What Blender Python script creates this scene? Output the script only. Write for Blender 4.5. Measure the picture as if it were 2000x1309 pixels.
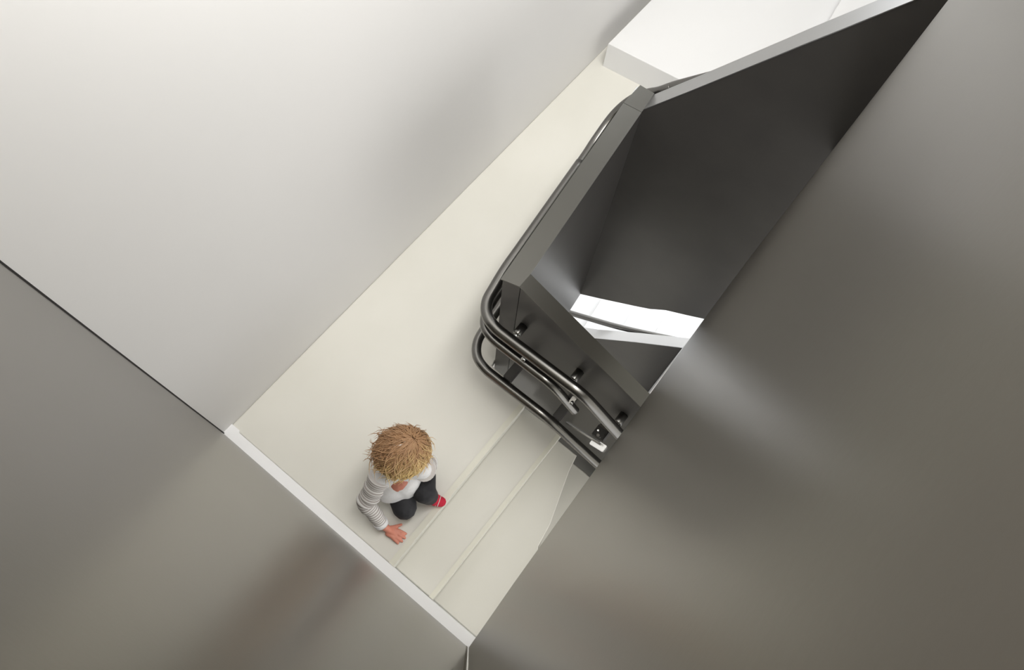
import bpy, bmesh, math, random
from mathutils import Vector, Matrix
random.seed(7)
for o in list(bpy.data.objects): bpy.data.objects.remove(o)
S = bpy.context.scene
COL = S.collection

# ------------------------------------------------------------------ camera
H = 3.3
cam = bpy.data.cameras.new('camera'); co = bpy.data.objects.new('camera', cam); COL.objects.link(co)
cam.sensor_width = 36.0; cam.lens = 1381.73 / 2000 * 36.0; cam.clip_start = 0.004; cam.clip_end = 100
Mr = Matrix(((0.61846539, -0.78384008, 0.05563535), (0.71469082, 0.5905114, 0.37485106), (-0.32667659, -0.19207034, 0.92541417)))
co.matrix_world = Matrix.Translation((0, 0, H)) @ Mr.transposed().to_4x4()
S.camera = co
# ------------------------------------------------------------------ light
S.view_settings.view_transform = 'Standard'; S.view_settings.look = 'None'
S.view_settings.gamma = 1.0; S.view_settings.use_curve_mapping = False
S.view_settings.exposure = 0.75
W = bpy.data.worlds.new('world'); S.world = W; W.use_nodes = True
W.node_tree.nodes['Background'].inputs[0].default_value = (1.0, 0.99, 0.97, 1)
W.node_tree.nodes['Background'].inputs[1].default_value = 1.0
def area(name, loc, target, sx, sy, power, color=(1, 1, 1)):
    l = bpy.data.lights.new(name, 'AREA'); l.shape = 'RECTANGLE'; l.size = sx; l.size_y = sy; l.energy = power; l.color = color
    o = bpy.data.objects.new(name, l); COL.objects.link(o); o.location = loc
    o.rotation_euler = (Vector(target) - Vector(loc)).to_track_quat('-Z', 'Y').to_euler()
    return o
area('landing_lamp', (-1.0, -0.5, 4.62), (-0.9, -0.4, 0), 1.6, 1.6, 130, (1.0, 0.985, 0.96))
area('ceiling_light', (1.5, -0.15, 4.6), (1.5, -0.15, 0), 2.6, 0.8, 75, (1.0, 0.985, 0.96))
area('side_fill_light', (4.3, 1.395, 2.4), (4.3, 0.0, 2.4), 2.7, 1.5, 15.0, (0.96, 0.98, 1.0))  # fill added to brighten the raised landing and cap, no window known there
area('lower_window_light', (4.4, 0.5, -0.35), (2.1, 0.4, -1.8), 1.4, 1.0, 43, (0.93, 0.96, 1.0))

# ------------------------------------------------------------------ materials
def srgb(r, g, b):
    f = lambda c: (c/255/12.92) if c/255 <= .04045 else ((c/255+.055)/1.055)**2.4
    return (f(r), f(g), f(b), 1)
def mat(name, col, rough=.5, metal=0., noise=None, bump=0., bscale=60., rvar=0., stretch=(1, 1, 1), coat=0., spec=.5, sheen=0., aniso=0.):
    m = bpy.data.materials.new(name); m.use_nodes = True
    nt = m.node_tree; p = nt.nodes['Principled BSDF']
    p.inputs['Base Color'].default_value = col; p.inputs['Roughness'].default_value = rough; p.inputs['Metallic'].default_value = metal
    p.inputs['Specular IOR Level'].default_value = spec
    if coat: p.inputs['Coat Weight'].default_value = coat; p.inputs['Coat Roughness'].default_value = .25
    if sheen: p.inputs['Sheen Weight'].default_value = sheen
    if aniso: p.inputs['Anisotropic'].default_value = aniso
    tc = nt.nodes.new('ShaderNodeTexCoord'); mp = nt.nodes.new('ShaderNodeMapping'); mp.inputs['Scale'].default_value = stretch
    nt.links.new(tc.outputs['Object'], mp.inputs['Vector'])
    if noise:
        c2, sc, amt = noise
        n = nt.nodes.new('ShaderNodeTexNoise'); n.inputs['Scale'].default_value = sc; n.inputs['Detail'].default_value = 5
        nt.links.new(mp.outputs[0], n.inputs['Vector'])
        r = nt.nodes.new('ShaderNodeValToRGB'); r.color_ramp.elements[0].position = .5-amt; r.color_ramp.elements[1].position = .5+amt
        r.color_ramp.elements[0].color = col; r.color_ramp.elements[1].color = c2
        nt.links.new(n.outputs[0], r.inputs[0]); nt.links.new(r.outputs[0], p.inputs['Base Color'])
    if rvar:
        n = nt.nodes.new('ShaderNodeTexNoise'); n.inputs['Scale'].default_value = 3.0; n.inputs['Detail'].default_value = 3
        nt.links.new(mp.outputs[0], n.inputs['Vector'])
        mr = nt.nodes.new('ShaderNodeMapRange'); mr.inputs[3].default_value = rough-rvar; mr.inputs[4].default_value = rough+rvar
        nt.links.new(n.outputs[0], mr.inputs[0]); nt.links.new(mr.outputs[0], p.inputs['Roughness'])
    if bump:
        n = nt.nodes.new('ShaderNodeTexNoise'); n.inputs['Scale'].default_value = bscale; n.inputs['Detail'].default_value = 4
        nt.links.new(mp.outputs[0], n.inputs['Vector'])
        b = nt.nodes.new('ShaderNodeBump'); b.inputs['Strength'].default_value = bump; b.inputs['Distance'].default_value = .002
        nt.links.new(n.outputs[0], b.inputs['Height']); nt.links.new(b.outputs[0], p.inputs['Normal'])
    return m
M = {}
M['plaster'] = mat('white_plaster', (.80, .79, .78, 1), .55, noise=((.77, .765, .755, 1), 1.5, .3), bump=.05, bscale=40)
M['white'] = mat('white_lacquer', (.80, .80, .80, 1), .4)
M['screed'] = mat('cream_screed', srgb(217, 215, 206), .42, noise=(srgb(223, 221, 213), 2.2, .25), bump=.04, bscale=25)
M['nosing'] = mat('cream_nosing', srgb(222, 220, 206), .4)
M['steel'] = mat('satin_steel', (.150, .137, .114, 1), .30, 1.0, noise=((.168, .154, .130, 1), 1.6, .3), bump=.012, bscale=300)
M['dark'] = mat('blackened_steel', (.060, .056, .053, 1), .36, .4, noise=((.072, .068, .063, 1), 6, .3), bump=.05, bscale=220)
M['cap'] = mat('blackened_steel_cap', (.125, .122, .112, 1), .30, 1.0, bump=.05, bscale=220)
M['litcap'] = mat('blackened_steel_cap_lit', (.56, .565, .57, 1), .34, 1.0, bump=.02, bscale=200)  # same steel as the other caps, its bright reflection put into the colour
M['rail'] = mat('gunmetal_tube', (.21, .205, .195, 1), .26, 1.0, bump=.03, bscale=300)
M['chrome'] = mat('bright_fixing', (.75, .75, .74, 1), .22, 1.0)
M['gap'] = mat('shadow_gap_black', (.02, .019, .017, 1), .7)
M['strip'] = mat('bright_white_lacquer', (.93, .93, .935, 1), .35)
M['reflection'] = mat('dark_reflection_paint', (.10, .085, .06, 1), .5, .6)  # dark reflection in the steel corner, put into a colour
M['ceil'] = mat('ceiling_white', (.8, .8, .79, 1), .6)

# ------------------------------------------------------------------ mesh helpers
def link(name, me, m, parent=None, kind=None, label=None, cat=None, group=None, smooth=False):
    o = bpy.data.objects.new(name, me); COL.objects.link(o)
    if m is not None and not me.materials: me.materials.append(M[m] if isinstance(m, str) else m)
    if parent is not None: o.parent = parent
    if kind: o['kind'] = kind
    if label: o['label'] = label
    if cat: o['category'] = cat
    if group: o['group'] = group
    if smooth:
        for f in me.polygons: f.use_smooth = True
    return o
def thing(name, label, cat, loc=(0, 0, 0), kind=None):
    o = bpy.data.objects.new(name, None); COL.objects.link(o); o.location = loc
    o['label'] = label; o['category'] = cat
    if kind: o['kind'] = kind
    bpy.context.view_layer.update()
    return o
def bm_mesh(bm, name):
    bmesh.ops.recalc_face_normals(bm, faces=bm.faces[:])
    me = bpy.data.meshes.new(name); bm.to_mesh(me); bm.free(); return me
def local(bm, parent):
    if parent is not None:
        r = parent
        while r.parent is not None: r = r.parent
        bmesh.ops.translate(bm, verts=bm.verts[:], vec=-Vector(r.location))
def prism(name, poly, z0, z1, m, parent=None, bevel=0., **k):
    """plan polygon extruded between two heights"""
    bm = bmesh.new()
    lo = [bm.verts.new((x, y, z0)) for x, y in poly]; hi = [bm.verts.new((x, y, z1)) for x, y in poly]
    n = len(poly); bm.faces.new(lo[::-1]); bm.faces.new(hi)
    for i in range(n): bm.faces.new((lo[i], lo[(i+1) % n], hi[(i+1) % n], hi[i]))
    if bevel:
        bmesh.ops.recalc_face_normals(bm, faces=bm.faces[:])
        top = [e for e in bm.edges if all(abs(v.co.z - z1) < 1e-6 for v in e.verts)]
        bmesh.ops.bevel(bm, geom=top, offset=bevel, segments=3, profile=.5, affect='EDGES')
    local(bm, parent)
    return link(name, bm_mesh(bm, name), m, parent, **k)
def loft(name, sections, m, parent=None, bevel=0., **k):
    """closed solid through matching rings of points"""
    bm = bmesh.new(); R = [[bm.verts.new(p) for p in s] for s in sections]; n = len(sections[0])
    for a, b in zip(R, R[1:]):
        for i in range(n): bm.faces.new((a[i], a[(i+1) % n], b[(i+1) % n], b[i]))
    bm.faces.new(R[0][::-1]); bm.faces.new(R[-1])
    bmesh.ops.recalc_face_normals(bm, faces=bm.faces[:])
    if bevel: bmesh.ops.bevel(bm, geom=[e for e in bm.edges if e.calc_face_angle(0) > .5], offset=bevel, segments=2, affect='EDGES')
    local(bm, parent)
    return link(name, bm_mesh(bm, name), m, parent, **k)
def catmull(pts, n=10):
    P = [Vector(p) for p in pts]; P = [2*P[0]-P[1]] + P + [2*P[-1]-P[-2]]; out = []
    for i in range(1, len(P)-2):
        a, b, c, d = P[i-1:i+3]
        for k in range(n):
            t = k/n; out.append(.5*((2*b)+(c-a)*t+(2*a-5*b+4*c-d)*t*t+(3*b-a-3*c+d)*t**3))
    out.append(P[-2]); return out
def tube_bm(bm, pts, rad, sides=16, caps=True, uv=None):
    pts = [Vector(p) for p in pts]; n = len(pts); rings = []; nrm = None
    L = [0.]
    for a, b in zip(pts, pts[1:]): L.append(L[-1]+(b-a).length)
    for i, p in enumerate(pts):
        t = (pts[min(i+1, n-1)]-pts[max(i-1, 0)]).normalized()
        if nrm is None:
            nrm = t.cross(Vector((0, 0, 1)));
            if nrm.length < .1: nrm = t.cross(Vector((1, 0, 0)))
        nrm = (nrm - t*nrm.dot(t)).normalized(); bn = t.cross(nrm)
        r = rad(i/(n-1)) if callable(rad) else rad
        rings.append([bm.verts.new(p+(nrm*math.cos(2*math.pi*k/sides)+bn*math.sin(2*math.pi*k/sides))*r) for k in range(sides)])
    for i, (a, b) in enumerate(zip(rings, rings[1:])):
        for k in range(sides):
            f = bm.faces.new((a[k], a[(k+1) % sides], b[(k+1) % sides], b[k])); f.smooth = True
            if uv:
                for lp in f.loops: lp[uv].uv = (0, L[i] if lp.vert in a else L[i+1])
    if caps: bm.faces.new(rings[0][::-1]); bm.faces.new(rings[-1])
def tube(name, pts, rad, m, parent=None, sides=16, **k):
    bm = bmesh.new(); tube_bm(bm, pts, rad, sides); local(bm, parent)
    return link(name, bm_mesh(bm, name), m, parent, **k)
def obox(name, c, ax, ay, az, m, parent=None, bevel=.002, **k):
    """box from centre and three half-axis vectors"""
    c, ax, ay, az = map(Vector, (c, ax, ay, az)); bm = bmesh.new()
    V = [bm.verts.new(c+ax*i+ay*j+az*l) for i in (-1, 1) for j in (-1, 1) for l in (-1, 1)]
    for f in ((0, 1, 3, 2), (4, 6, 7, 5), (0, 4, 5, 1), (2, 3, 7, 6), (0, 2, 6, 4), (1, 5, 7, 3)): bm.faces.new([V[i] for i in f])
    bmesh.ops.recalc_face_normals(bm, faces=bm.faces[:])
    if bevel: bmesh.ops.bevel(bm, geom=bm.edges[:], offset=bevel, segments=2, affect='EDGES')
    local(bm, parent)
    return link(name, bm_mesh(bm, name), m, parent, **k)

# ------------------------------------------------------------------ plan constants
WY = 1.418                      # white wall plane
LX = -0.0825                    # left steel plane
T = Vector((.99319, .11650, 0)); N = Vector((-.11650, .99319, 0))   # stair axis, rotated off the walls
TOP = 3.268; UP = 2.2

# ------------------------------------------------------------------ shell
prism('wall_left', [(LX, WY), (7, WY), (7, WY+.2), (LX-.3, WY+.2), (LX-.3, WY)], -4.2, 4.7, 'plaster', kind='structure',
      label='tall white plaster wall above the cream landing')
wf = prism('wall_front', [(LX, WY-.010), (LX, -.064), (LX-.045, -.064), (LX-.045, WY-.010)], 0.004, TOP, 'steel', kind='structure',
      label='satin steel lining at lower left, meeting the white wall')
prism('gap_shade', [(LX+.005, WY), (LX+.005, WY-.006), (LX-.04, WY-.012), (LX-.04, WY)], 0.0, TOP, 'gap', kind='structure', label='thin black strip painted as the shaded gap between white wall and steel lining')  # strip painted black for the shade inside the wall gap
# right steel lining, slightly bowed sheet, lower edge hangs over the steps
bow = [(.153, -.034), (.525, -.027), (.861, -.0225), (1.19, -.0175), (1.45, -.0165), (1.718, -.0195), (2.069, -.030), (2.31, -.037), (2.69, -.049), (3.107, -.064), (3.6, -.083), (4.4, -.115), (5.5, -.16)]
cols = [(-.0825, -.063, 0.0), (-.055, -.0513, .6), (-.027, -.0395, 1.2), (.062, -.037, 1.2)] + [(v.x, v.y, 1.2) for v in catmull([(x, y, 0) for x, y in bow], 6)]
wr = loft('wall_right', [[(x, y, zb), (x, y, TOP), (x, -.20, TOP), (x, -.20, zb)] for x, y, zb in cols], 'steel', kind='structure',
     label='large satin steel lining on the right, hanging over the steps')
for f in wr.data.polygons: f.use_smooth = f.normal.y > .8
from collections import defaultdict
ef = defaultdict(list)
for f in wr.data.polygons:
    for k in f.edge_keys: ef[k].append(f)
for e in wr.data.edges:
    fs = ef[e.key]; e.use_edge_sharp = len(fs) != 2 or fs[0].normal.dot(fs[1].normal) < .9
# corner bead between the two linings, with a dark reflection painted beside it
prism('corner_reflection', [(LX, -.062), (LX+.0012, -.062), (LX+.0012, -.050), (LX, -.050)], .02, TOP, 'reflection', kind='structure', label='painted dark reflection strip in the corner of the steel linings')
tube('trim_2', [(LX+.003, -.0600, 0.01), (LX+.003, -.0600, TOP)], .0035, 'chrome', kind='structure', sides=10, label='thin light corner bead where the steel linings meet')
prism('floor', [(-.035, .405), (.909, .405), (.96, .425), (.975, .663), (2.0, .783), (2.9, .89), (5.6, 1.15), (5.6, WY), (-.035, WY)], -.05, 0, 'screed', kind='structure', bevel=.008,
      label='smooth cream screed landing floor')
prism('nosing', [(-.034, .4065), (.908, .4065), (.908, .434), (-.034, .434)], -.002, .0022, 'nosing', bpy.data.objects['floor'])
# white upstand beside the landing and the descending steps
tr = prism('trim_3', [(LX, WY), (LX, -.9), (-.035, -.9), (-.035, 1.363), (-.0265, 1.366), (-.0265, WY)], -2.4, .006, 'strip', kind='structure', label='narrow white upstand strip along the steel lining')
prism('trim_4', [(1.10, -.033), (2.05, -.033), (2.05, -.10), (1.10, -.10)], -2.6, -.36, 'white', kind='structure', label='white lining at the far side of the lower eye')
prism('floor_upper', [(-3, -3), (5.6, -3), (5.6, -.21), (-.13, -.21), (-.13, 3), (-3, 3)], UP-.2, UP, 'screed', kind='structure', label='upper storey floor behind the steel linings')
prism('floor_lower', [(-1, -3), (7, -3), (7, WY), (-1, WY)], -4.3, -4.2, 'screed', kind='structure', label='dim floor at the foot of the stair eye')
prism('ceiling', [(-3, -3), (7, -3), (7, 3), (-3, 3)], 4.7, 4.8, 'ceil', kind='structure', label='white ceiling over the stair')
prism('wall_back', [(6.9, -3), (7.1, -3), (7.1, WY), (6.9, WY)], -4.2, 4.7, 'plaster', kind='structure', label='white end wall far beyond the stair')

wn = thing('added_window', 'added unseen window frame around the fill light above the raised landing', 'window', (4.3, WY-.01, 2.4), kind='structure')  # frame added around the side fill, out of view
for cx, cz, hx, hz in ((2.93, 2.4, .03, .80), (5.67, 2.4, .03, .80), (4.3, 1.62, 1.40, .03), (4.3, 3.18, 1.40, .03)):
    obox('added_window_frame', (cx, WY-.012, cz), (hx, 0, 0), (0, .012, 0), (0, 0, hz), 'white', wn, .003)
# ------------------------------------------------------------------ descending steps
fl = thing('stair_flight', 'cream winding steps going down beside the child', 'stairs', (.45, .1, -.6))
x0 = -.033
prism('step', [(x0, .437), (x0, .190), (.959, .190), (.956, .437)], -.23, -.17, 'screed', fl, bevel=.007)
prism('step', [(x0, .222), (x0, -.30), (.30, -.16), (.478, -.048), (.60, -.030), (.877, .055), (.968, .072), (.972, .222)], -.40, -.34, 'screed', fl, bevel=.006)
prism('step', [(.25, -.22), (.478, -.06), (.60, -.02), (.877, .075), (.966, .090), (.966, -.017), (.90, -.50), (.25, -.70)], -.57, -.51, 'screed', fl, bevel=.006)
prism('step', [(.35, -.40), (.70, -.12), (.93, .02), (.955, .01), (.955, -.70), (.35, -.90)], -.74, -.68, 'screed', fl, bevel=.006)
for (ya, za, xb) in ((.412, -.05, .909), (.198, -.23, .955)):
    prism('riser', [(x0, ya+.004), (xb, ya+.004), (xb, ya+.016), (x0, ya+.016)], za-.13, za, 'screed', fl)
prism('soffit', [(x0, .42), (.90, .42), (.90, -.9), (x0, -.9)], -1.25, -1.2, 'screed', fl)

prism('nosing', [(x0, .1915), (.957, .1915), (.957, .213), (x0, .213)], -.172, -.168, 'nosing', fl)
# ------------------------------------------------------------------ balustrade
bal = thing('stair_balustrade', 'dark steel balustrade folding around the stair eye above the landing', 'balustrade', (1.5, .7, 0))
ai = Vector((1.066, .586, 0)); ao = Vector((.978, .662, 0))     # inner / outer corner A-B
ci = Vector((1.981, .693, 0)); cof = Vector((2.066, .775, 0))
def P(v, z): return (v.x, v.y, z)
zc = .95; CT = .006
# long side: wall panel + flat cap
e1 = ci - T*.02
def xy(v): return (v.x, v.y)
prism('panel', [xy(ai+N*.003), (1.010, .589), (.988, .655), xy(ci+N*.082), xy(ci+N*.003)], -.857, zc-CT, 'dark', bal)
prism('cap', [xy(ai), (.9985, .586), (.979, .659), xy(e1+N*.087), xy(e1)], zc-CT, zc, 'cap', bal)
loft('corner_cap', [[P(e1, zc-CT), P(e1+N*.087, zc-CT), P(e1+N*.087, zc+.001), P(e1, zc+.001)],
                    [P(ci+T*.095, zc-CT), P(cof+T*.006, zc-CT), P(cof+T*.006, zc+.004), P(ci+T*.095, zc+.004)]], 'cap', bal, label='lighter corner plate')
# short side going down with the steps
def bz(y): return zc - (.586-y)*(.25/.61)
B0, B1 = .586, -.55
oA = Vector((.999, .586, 0))
loft('panel', [[(1.010, .586, -1.0), (1.062, .586, -1.0), (1.062, .586, zc-CT), (1.010, .586, zc-CT)],
               [(1.010, B1, -1.5), (1.062, B1, -1.5), (1.062, B1, bz(B1)-CT), (1.010, B1, bz(B1)-CT)]], 'dark', bal)
loft('cap', [[(.999, .586, zc-CT), (1.066, .586, zc-CT), (1.066, .586, zc+.001), (.999, .586, zc+.001)],
             [(.999, B1, bz(B1)-CT), (1.066, B1, bz(B1)-CT), (1.066, B1, bz(B1)+.001), (.999, B1, bz(B1)+.001)]], 'cap', bal)
# far side climbing with the upper flight
def rising(parent, prof, th, mp, mc):
    secs = []; caps = []
    for s, zb, zt in prof:
        a = ci - N*s
        secs.append([P(a, zb), P(a+T*th, zb), P(a+T*th, zt-CT), P(a, zt-CT)])
        b = a - T*.003
        caps.append([P(b, zt-CT), P(a+T*(th+.004), zt-CT), P(a+T*(th+.004), zt), P(b, zt)])
    loft('panel', secs, mp, parent); loft('cap', caps, mc, parent)
rising(bal, [(-.08, -.857, .949), (-.002, -.857, .9495), (.154, -.757, 1.165), (.376, -.607, 1.479), (.434, -.565, 1.562), (.517, -.481, 1.677), (.64, -.405, 1.849), (.7135, -.356, 1.95), (1.2, -.02, 2.6)], .085, 'dark', 'litcap')

# handrails
def rail_path(z, offA, xB, drop_y, slope, yend, c=1.0):
    pts = []
    o = ao + N*offA
    for d in (.85, .65, .45, .30, .20): p = o + T*d; pts.append((p.x, p.y, z))
    pts += [(xB+.110*c, o.y+.004, z), (xB+.058*c, o.y-.010*c, z), (xB+.019*c, o.y-.042*c, z), (xB+.003, o.y-.090*c, z), (xB, o.y-.145*c, z)]
    y = o.y-.25*c
    while y > yend:
        zz = z if y > drop_y+.05 else (z-slope*(drop_y-y) if y < drop_y-.05 else z-slope*(drop_y+.05-y)**2/.2)
        pts.append((xB, y, zz)); y -= .055
    return pts
r1 = rail_path(.62, .080, .925, .17, .62, -.5, 1.25)
R1 = tube('handrail', catmull(r1, 5), .0245, 'rail', bal, 20, label='upper tubular handrail')
r2 = [q for q in rail_path(.56, .060, .900, .30, .75, .14, 1.1)][3:]
R2 = tube('handrail', catmull(r2, 5), .0195, 'rail', bal, 18, label='short tubular rail ending in a cut end')
r3 = rail_path(.25, .085, .865, .28, .30, -.5, 1.35)
R3 = tube('handrail', catmull(r3, 5), .0225, 'rail', bal, 20, label='low tubular handrail near the steps')
# brackets
def bracket(parent, y, z, xr, zr, rad=.019):
    tube('bracket', [(1.012, y, z), (.962, y, z), (.958, y, z)], lambda t: rad if t < .9 else rad*.9, 'rail', parent, 18)
    tube('bracket_arm', catmull([(.962, y, z-.004), ((.96+xr)/2, y, (z+zr)/2-.012), (xr, y, zr-.012)], 4), .007, 'chrome', parent, 10)
for y, z in ((.544, .62), (.249, .59), (.004, .49)): bracket(R1, y, z, .925, z-.005)
for y, z, zr in ((.515, .25, .25), (.233, .22, .235)):
    obox('bracket', (.950, y, z), (.062, 0, 0), (0, .022, 0), (0, 0, .020), 'dark', R3, .004)
for y, z in ((.46, .575), (.205, .50)):
    obox('clamp', (.915, y, z), (.017, 0, .006), (0, .010, 0), (-.005, 0, .026), 'rail', R2, .003)
    tube('bolt', [(.905, y-.004, z+.028), (.892, y-.006, z+.034)], .006, 'chrome', R2, 10)
obox('clamp_plate', (.935, .035, .33), (.030, 0, 0), (0, .028, -.012), (0, .004, .010), 'rail', R1, .003)
tube('bolt', [(.918, .040, .345), (.912, .040, .352)], .007, 'chrome', R1, 12)
tube('bolt', [(.950, .018, .332), (.947, .017, .341)], .004, 'chrome', R1, 10)
tube('bolt', [(.934, .052, .336), (.932, .052, .344)], .004, 'chrome', R1, 10)
obox('clamp_block', (.893, .012, .30), (.016, 0, .004), (0, .034, -.012), (-.004, .004, .014), 'chrome', R1, .003, label='bright polished clamp block')
obox('flat_bar', (.893, .10, .31), (.004, 0, 0), (0, .085, -.03), (0, 0, .012), 'chrome', R1, .001)
obox('clamp_plate', (.945, .015, .42), (.006, 0, .01), (0, .045, -.02), (-.01, 0, .018), 'rail', R1, .003)
# rail climbing behind the far side
tube('handrail', catmull([P(ao+N*.08+T*.80, .62), P(ao+N*.08+T*.90, .622), P(ao+N*.079+T*1.0, .64), (2.060, .848, .715), (2.102, .810, .80), (2.114, .755, .875), (2.114, .701, .932), (2.119, .657, .987), (2.124, .613, 1.037), (2.16, .30, 1.38), (2.22, -.2, 1.95)], 6), .0225, 'rail', bal, 16)

# ------------------------------------------------------------------ raised landing and upper flight
def aframe(p, a, b): v = Vector((p[0], p[1], 0)) + T*a + N*b; return (v.x, v.y)
b0 = (2.884, 1.344)
rl = thing('upper_flight', 'white raised landing and rising steps beyond the balustrade', 'stairs', (3.4, .8, 0))
q = Vector((b0[0], b0[1], 0)) - N*1.05
prism('landing_step', [b0, (q.x, q.y), (5.6, q.y+.05), (5.6, 1.344)], 0, .18, 'white', rl, bevel=.004)
for k in range(6):
    o = Vector((3.898, .439, 0)) - N*(.215*k)
    a, b = o - T*1.62, o + T*2.2
    c, d = b - N*.30, a - N*.30
    prism('step', [(a.x, a.y), (b.x, b.y), (c.x, c.y), (d.x, d.y)], .02+.17*k, .35+.17*k, 'white', rl, bevel=.004)

# ------------------------------------------------------------------ lower storey
lf = thing('lower_flight', 'bright white steps one storey down, seen through the stair eye', 'stairs', (2.5, .4, -2.2))
Hc = H
def low(y0, z): return y0*(H-z)/(H+.857)
edges = [(-2.2, 1.0), (-2.05, low(.543, -2.05)), (-1.90, low(.342, -1.90)), (-1.75, low(.152, -1.75)), (-1.60, -.08)]
for (z, y), (z2, y2) in zip(edges, edges[1:] + [(-1.45, -.3)]):
    o = Vector((2.352 + (.69-y)*.117, y, 0)); a, b = o - T*.27, o + T*2.6
    yb = y2 - .03; o2 = Vector((2.352 + (.69-yb)*.117, yb, 0)); c, d = o2 + T*2.6, o2 - T*.27
    prism('step', [(a.x, a.y), (b.x, b.y), (c.x, c.y), (d.x, d.y)], z-.16, z, 'white', lf, bevel=.004)
lb = thing('lower_balustrade', 'white-capped dark balustrade one storey down inside the stair eye', 'balustrade', (1.9, .5, -2.4))
rising(lb, [(-.05, -4.2, -1.58), (.19, -4.2, -1.363), (.46, -4.2, -1.07), (.745, -4.2, -.78), (1.1, -4.2, -.42)], .07, 'dark', 'white')
loft('panel', [[P(ai, -4.2), P(ao, -4.2), P(ao, -1.6), P(ai, -1.6)], [P(ci, -4.2), P(ci+N*.08, -4.2), P(ci+N*.08, -1.6), P(ci, -1.6)]], 'dark', lb)
tube('handrail', catmull([(2.084, .82, -1.475), (2.088, .766, -1.449), (2.105, .62, -1.369), (2.127, .432, -1.262), (2.150, .259, -1.150), (2.172, .10, -1.04), (2.20, -.2, -.80)], 6), .020, 'rail', lb, 14)

# ------------------------------------------------------------------ child
def blob(parts, voxel, smooth=3):
    """union of ellipsoids and tapered limbs as ONE continuous surface"""
    bm = bmesh.new()
    for p in parts:
        if p[0] == 'e':
            _, c, r, q = p
            mtx = Matrix.Translation(c) @ (q.to_matrix().to_4x4() if q else Matrix.Identity(4)) @ Matrix.Diagonal((*r, 1))
            bmesh.ops.create_icosphere(bm, subdivisions=3, radius=1, matrix=mtx)
        else:
            _, pts, rads = p
            for (a, ra), (b, rb) in zip(zip(pts, rads), zip(pts[1:], rads[1:])):
                a, b = Vector(a), Vector(b); d = b-a
                q = d.to_track_quat('Z', 'Y').to_matrix().to_4x4()
                bmesh.ops.create_cone(bm, cap_ends=True, segments=16, radius1=ra, radius2=rb, depth=d.length, matrix=Matrix.Translation((a+b)/2) @ q)
            for a, ra in zip(pts, rads): bmesh.ops.create_icosphere(bm, subdivisions=2, radius=ra, matrix=Matrix.Translation(a))
    me = bpy.data.meshes.new('tmp'); bm.to_mesh(me); bm.free()
    o = bpy.data.objects.new('tmp', me); COL.objects.link(o)
    r = o.modifiers.new('r', 'REMESH'); r.mode = 'VOXEL'; r.voxel_size = voxel
    s = o.modifiers.new('s', 'SMOOTH'); s.factor = .5; s.iterations = smooth
    dg = bpy.context.evaluated_depsgraph_get(); out = bpy.data.meshes.new_from_object(o.evaluated_get(dg))
    bpy.data.objects.remove(o); bpy.data.meshes.remove(me)
    for f in out.polygons: f.use_smooth = True
    out.materials.clear()
    return out
child = thing('person', 'small child with tousled blond hair, white shirt and black trousers crouching on the landing', 'person', (.25, .57, 0))
cl = child.matrix_world.translation.copy()
def shift(me): me.transform(Matrix.Translation(-cl)); return me
M['skin'] = mat('skin', srgb(222, 150, 128), .55, noise=(srgb(208, 128, 108), 30, .3))
M['shirt'] = mat('white_shirt', (.82, .82, .83, 1), .85, bump=.5, bscale=70, sheen=.2)
M['trousers'] = mat('black_trousers', (.016, .016, .019, 1), .8, noise=((.03, .03, .034, 1), 40, .3), bump=.5, bscale=60)
M['sock'] = mat('red_sock', srgb(196, 36, 62), .85, bump=.4, bscale=200)
M['cuffwhite'] = mat('white_band', (.8, .78, .76, 1), .85)
M['eye'] = mat('eye_dark', (.02, .02, .03, 1), .2)
# striped jersey: grey bands across the sleeve
ms = bpy.data.materials.new('striped_jersey'); ms.use_nodes = True; nt = ms.node_tree; pb = nt.nodes['Principled BSDF']; pb.inputs['Roughness'].default_value = .85
uvn = nt.nodes.new('ShaderNodeUVMap'); uvn.uv_map = 'uv'; sp = nt.nodes.new('ShaderNodeSeparateXYZ'); nt.links.new(uvn.outputs[0], sp.inputs[0])
mu = nt.nodes.new('ShaderNodeMath'); mu.operation = 'MULTIPLY'; mu.inputs[1].default_value = 2*math.pi/.0125; nt.links.new(sp.outputs[1], mu.inputs[0])
sn = nt.nodes.new('ShaderNodeMath'); sn.operation = 'SINE'; nt.links.new(mu.outputs[0], sn.inputs[0])
rp = nt.nodes.new('ShaderNodeValToRGB'); rp.color_ramp.elements[0].position = .35; rp.color_ramp.elements[1].position = .6
rp.color_ramp.elements[0].color = srgb(176, 168, 164); rp.color_ramp.elements[1].color = srgb(232, 230, 228)
mr = nt.nodes.new('ShaderNodeMapRange'); mr.inputs[1].default_value = -1; mr.inputs[2].default_value = 1; nt.links.new(sn.outputs[0], mr.inputs[0])
nt.links.new(mr.outputs[0], rp.inputs[0]); nt.links.new(rp.outputs[0], pb.inputs['Base Color'])
M['stripe'] = ms

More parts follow.
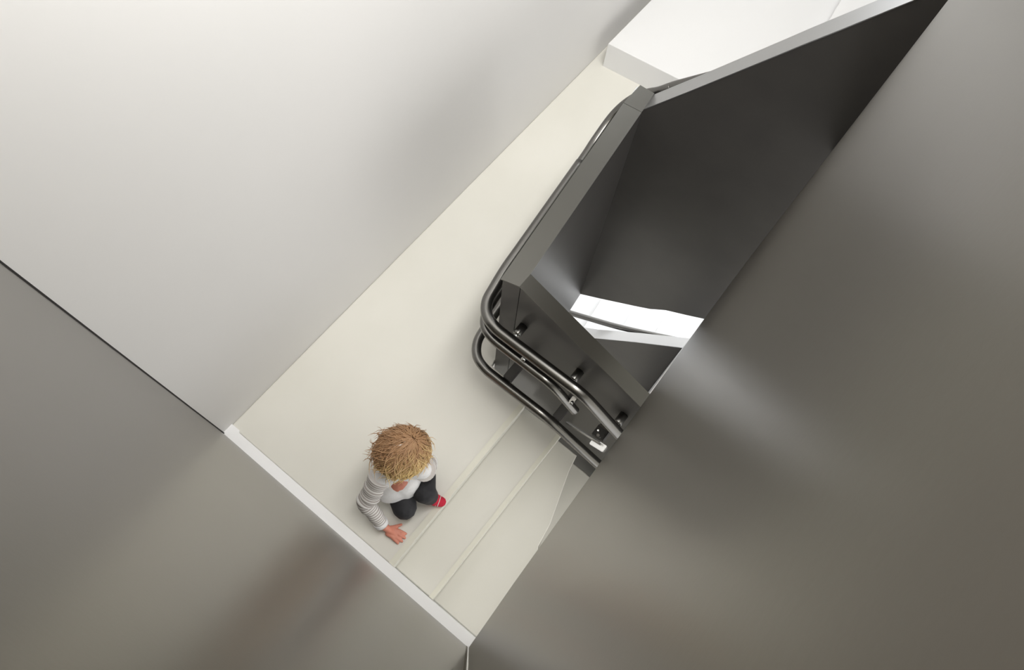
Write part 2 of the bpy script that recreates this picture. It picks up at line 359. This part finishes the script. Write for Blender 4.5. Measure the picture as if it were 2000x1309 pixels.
HC = Vector((.325, .622, .415))                       # head centre
fd = Vector((-.48, -.88, 0)).normalized(); pitch = math.radians(38)
F = (fd*math.cos(pitch) - Vector((0, 0, 1))*math.sin(pitch)).normalized()
U = (fd*math.sin(pitch) + Vector((0, 0, 1))*math.cos(pitch)).normalized()
Rt = F.cross(U).normalized()                          # child's right
hm = Matrix((Rt, F, U)).transposed()                  # columns: right, forward, up
hq = hm.to_quaternion()
def hp(r, f, u): return HC + Rt*r + F*f + U*u
neck = Vector((.292, .612, .300)); chest = Vector((.268, .600, .220)); hips = Vector((.278, .592, .095))
shR, elR, wrR = Vector((.192, .655, .272)), Vector((.092, .652, .165)), Vector((.066, .553, .046))
shL, elL, wrL = Vector((.345, .535, .272)), Vector((.388, .560, .170)), Vector((.372, .615, .045))
hpR, knR, anR = Vector((.236, .598, .090)), Vector((.183, .523, .085)), Vector((.225, .605, .035))
hpL, knL, anL = Vector((.330, .552, .095)), Vector((.284, .492, .150)), Vector((.292, .468, .045))
body = [('e', HC, (.084, .086, .096), hq), ('e', hp(0, .042, -.055), (.055, .045, .045), hq),
        ('e', hp(.0, .088, -.02), (.010, .014, .011), hq), ('e', hp(.083, 0, -.015), (.010, .016, .022), hq), ('e', hp(-.083, 0, -.015), (.010, .016, .022), hq),
        ('e', hp(.034, .068, -.038), (.022, .018, .02), hq), ('e', hp(-.034, .068, -.038), (.022, .018, .02), hq),
        ('l', [HC + Vector((0, 0, -.05)), neck, chest], (.040, .042, .075)), ('e', chest, (.085, .07, .09), None), ('l', [chest, hips], (.078, .085)),
        ('l', [neck, shR, elR, wrR], (.04, .034, .025, .016)), ('l', [neck, shL, elL, wrL], (.04, .034, .025, .016)),
        ('l', [hpR, knR, anR], (.052, .036, .026)), ('l', [hpL, knL, anL], (.052, .036, .026)),
        ('l', [anR, anR + Vector((.07, .06, -.012))], (.024, .02)), ('l', [anL, anL + Vector((.010, -.030, -.020)), anL + Vector((.016, -.048, -.024))], (.024, .022, .018))]
# right hand flat on the floor, five separate fingers
pc = Vector((.070, .508, .016)); hd = Vector((.16, -.985, 0)).normalized(); hs = Vector((hd.y, -hd.x, 0)) * -1   # hs: towards thumb
body += [('l', [wrR, wrR + hd*.018 - Vector((0, 0, .018)), pc + hd*.012], (.0165, .0175, .012)),
         ('l', [pc + hs*.014 - hd*.012, pc + hs*.014 + hd*.018], (.0125, .010)), ('l', [pc - hs*.014 - hd*.012, pc - hs*.014 + hd*.018], (.012, .0095)),
         ('l', [pc + hd*-.01, pc + hd*.02], (.0125, .010))]
def finger(base, d, lens, z, r):
    p = Vector(base); pts = [p.copy()]; zz = [z+.006, z+.003, z-.004]
    for l, h in zip(lens, zz):
        p = p + d*l; p.z = h; pts.append(p.copy())
    return ('l', pts, (r*1.08, r*1.02, r*.95, r*.82))
for off, ang, ln, r in ((.0205, .14, .038, .0074), (.0072, .03, .043, .0077), (-.0068, -.08, .040, .0074), (-.0195, -.2, .031, .0066)):
    d = (hd*math.cos(ang) + hs*math.sin(ang)).normalized()
    body.append(finger(pc + hs*off + hd*.018, d, (ln*.45, ln*.32, ln*.28), .0095, r))
td = (hd*.62 + hs*.78).normalized()
body.append(('l', [pc + hs*.012 - hd*.016, pc + hs*.024 - hd*.004, pc + hs*.024 + td*.018 - hd*.002 + Vector((0, 0, -.004)), pc + hs*.024 + td*.033 - hd*.002 + Vector((0, 0, -.007))], (.011, .0085, .0075, .006)))
# left hand on the floor behind
lp = Vector((.370, .640, .016)); ld = Vector((-.1, .99, 0)).normalized(); ls = Vector((-ld.y, ld.x, 0))
body += [('l', [wrL, lp - ld*.01, lp + ld*.015], (.0165, .017, .012))]
for off, ang, ln, r in ((.02, .2, .038, .0066), (.007, .05, .043, .0069), (-.007, -.1, .040, .0066), (-.02, -.3, .031, .006)):
    d = (ld*math.cos(ang) + ls*math.sin(ang)).normalized(); body.append(finger(lp + ls*off + ld*.012, d, (ln*.45, ln*.32, ln*.28), .0095, r))
body.append(('l', [lp + ls*.012 - ld*.012, lp + ls*.03, lp + ls*.04 + ld*.018 - Vector((0, 0, .006))], (.011, .008, .006)))
link('body', shift(blob(body, .0034, 2)), 'skin', child)
for s in (-1, 1):
    me = blob([('e', hp(.032*s, .076, .004), (.011, .008, .008), hq)], .002, 1); link('eye', shift(me), 'eye', child)
link('mouth', shift(blob([('e', hp(0, .083, -.060), (.018, .006, .006), hq)], .002, 1)), mat('lips', srgb(190, 92, 88), .5), child)
# shirt body
zr = Matrix.Rotation(math.radians(-20), 3, 'Z').to_quaternion()
shirt = [('l', [neck + Vector((0, 0, -.02)), chest, hips + Vector((-.012, .0, .04))], (.060, .082, .082)), ('e', (.236, .592, .185), (.102, .056, .095), zr),
         ('l', [neck, shR.lerp(neck, .1)], (.055, .046)), ('l', [neck, shL.lerp(neck, .1)], (.055, .046)), ('e', (.236, .588, .140), (.106, .056, .045), zr)]
link('shirt', shift(blob(shirt, .006, 4)), 'shirt', child)
def sleeve(a, b, c, r0, r1, r2, end):
    bm = bmesh.new(); uv = bm.loops.layers.uv.new('uv')
    c2 = b.lerp(c, end)
    pts = catmull([a.lerp(b, -.12), a.lerp(b, .35), a.lerp(b, .75), b + (b-(a+c)/2)*.06, b.lerp(c, .35), c2], 7)
    n = len(pts)-1
    def rad(t):
        base = r0 + (r1-r0)*min(1, t/.55) if t < .55 else r1 + (r2-r1)*(t-.55)/.45
        return base*(1 + .05*math.sin(t*38) + .03*math.sin(t*71+1))
    tube_bm(bm, pts, rad, 22, True, uv)
    bmesh.ops.translate(bm, verts=bm.verts[:], vec=-cl)
    o = link('sleeve', bm_mesh(bm, 'sleeve'), 'stripe', child, label='grey and white striped sleeve')
    tube('cuff', [b.lerp(c, end-.10), b.lerp(c, end-.02), b.lerp(c, end+.04)], lambda t: r2*(1.12-.05*t), 'shirt', child, 20)
sleeve(shR, elR, wrR, .050, .041, .029, .92)
sleeve(shL, elL, wrL, .050, .041, .029, .92)
# trousers and socks
tr_ = [('e', hips, (.10, .09, .075), None), ('l', [hpR, knR + Vector((0, 0, .0)), anR + Vector((0, 0, .012))], (.066, .055, .046)), ('l', [hpL, knL, anL + Vector((0, .004, .018))], (.066, .052, .040))]
link('trousers', shift(blob(tr_, .005, 4)), 'trousers', child)
so = anL + Vector((.002, -.008, -.008))
sk = blob([('l', [anL + Vector((0, .0, .01)), anL + Vector((.008, -.026, -.016)), anL + Vector((.017, -.046, -.021))], (.030, .028, .0235))], .003, 3)
SK = link('sock', shift(sk), 'sock', child, label='red sock with white bands on the left foot')
for t_ in (.30, .55):
    c0 = anL + Vector((.008, -.026, -.016)).lerp(Vector((.020, -.058, -.021)), t_ - .2)
    dd = Vector((.012, -.032, -.005)).normalized()
    tube('band', [c0 - dd*.0015, c0 + dd*.0015], .0288 - .003*t_, 'cuffwhite', SK, 20)
rs = blob([('l', [anR, anR + Vector((.07, .06, -.012))], (.028, .024))], .003, 3)
link('sock', shift(rs), 'sock', child)
# hair: a scalp volume and wind-tossed locks
mh = bpy.data.materials.new('tousled_hair'); mh.use_nodes = True; nt = mh.node_tree; pb = nt.nodes['Principled BSDF']; pb.inputs['Roughness'].default_value = .5
at = nt.nodes.new('ShaderNodeAttribute'); at.attribute_name = 'tint'; nt.links.new(at.outputs['Color'], pb.inputs['Base Color'])
M['hair'] = mh
def tint(p, rnd):
    loc = hm.transposed() @ (p - HC)
    k = min(1, max(0, (loc.y + .045)/.12 + rnd*.35 - .08))
    a, b = srgb(172, 134, 98), srgb(240, 212, 150)
    return tuple(a[i]*(1-k)+b[i]*k for i in range(3)) + (1,)
bm = bmesh.new(); cly = bm.verts.layers.float_color.new('tint')
res = bmesh.ops.create_icosphere(bm, subdivisions=4, radius=1, matrix=Matrix.Translation(HC - F*.010 + U*.012) @ hq.to_matrix().to_4x4() @ Matrix.Diagonal((.104, .092, .098, 1)))
kill = []
for v in bm.verts:
    l = hm.transposed() @ (v.co - HC)
    if l.y > .045 and l.z < .035 or l.z < -.075: kill.append(v)
    v[cly] = tint(v.co, -.1)
bmesh.ops.delete(bm, geom=kill, context='VERTS')
crown = Vector((-.50, -.62, .60)).normalized()
ref = crown.cross(Vector((0, 1, 0))).normalized(); ref2 = crown.cross(ref)
made = 0
while made < 1900:
    az = random.uniform(0, 2*math.pi); rnd = random.uniform(-1, 1)
    d0 = (ref*math.cos(az) + ref2*math.sin(az))
    ph0 = random.uniform(.02, 2.0); ln = random.uniform(.55, 1.15)
    rise = random.uniform(0, .10); curl = random.uniform(-.45, .35); lift = random.uniform(0, .30)**1.5 * (2.0 if random.random() < .3 else .6); wv = random.uniform(0, 6)
    pts = []
    ns = 8
    for k in range(ns):
        t = k/(ns-1); ph = ph0 + ln*t; a2 = curl*t*t + .16*math.sin(wv+5*t)
        dd = d0*math.cos(a2) + crown.cross(d0)*math.sin(a2)
        dr = (crown*math.cos(ph) + dd*math.sin(ph)).normalized()
        toss = 1.5 if dr.x > .3 else 1.0
        sc = 1.0 + rise + lift*toss*t*t + .025*math.sin(wv*2+7*t)
        l = Vector((dr.x*.106, dr.y*.094 - .008, dr.z*.101 + .010))*sc
        if l.z < -.085 or (l.y > .035 and l.z < .030 - .02*abs(rnd)): break
        pts.append(HC + hm @ l)
    if len(pts) < 4: continue
    made += 1
    nv = len(bm.verts)
    tube_bm(bm, pts, lambda t: .0026*(1-t)**.6 + .0003, 4, False)
    bm.verts.ensure_lookup_table()
    for v in bm.verts[nv:]: v[cly] = tint(v.co, rnd)
bmesh.ops.translate(bm, verts=bm.verts[:], vec=-cl)
hme = bpy.data.meshes.new('hair'); bm.to_mesh(hme); bm.free()
link('hair', hme, 'hair', child, label='tousled golden brown hair', smooth=True)
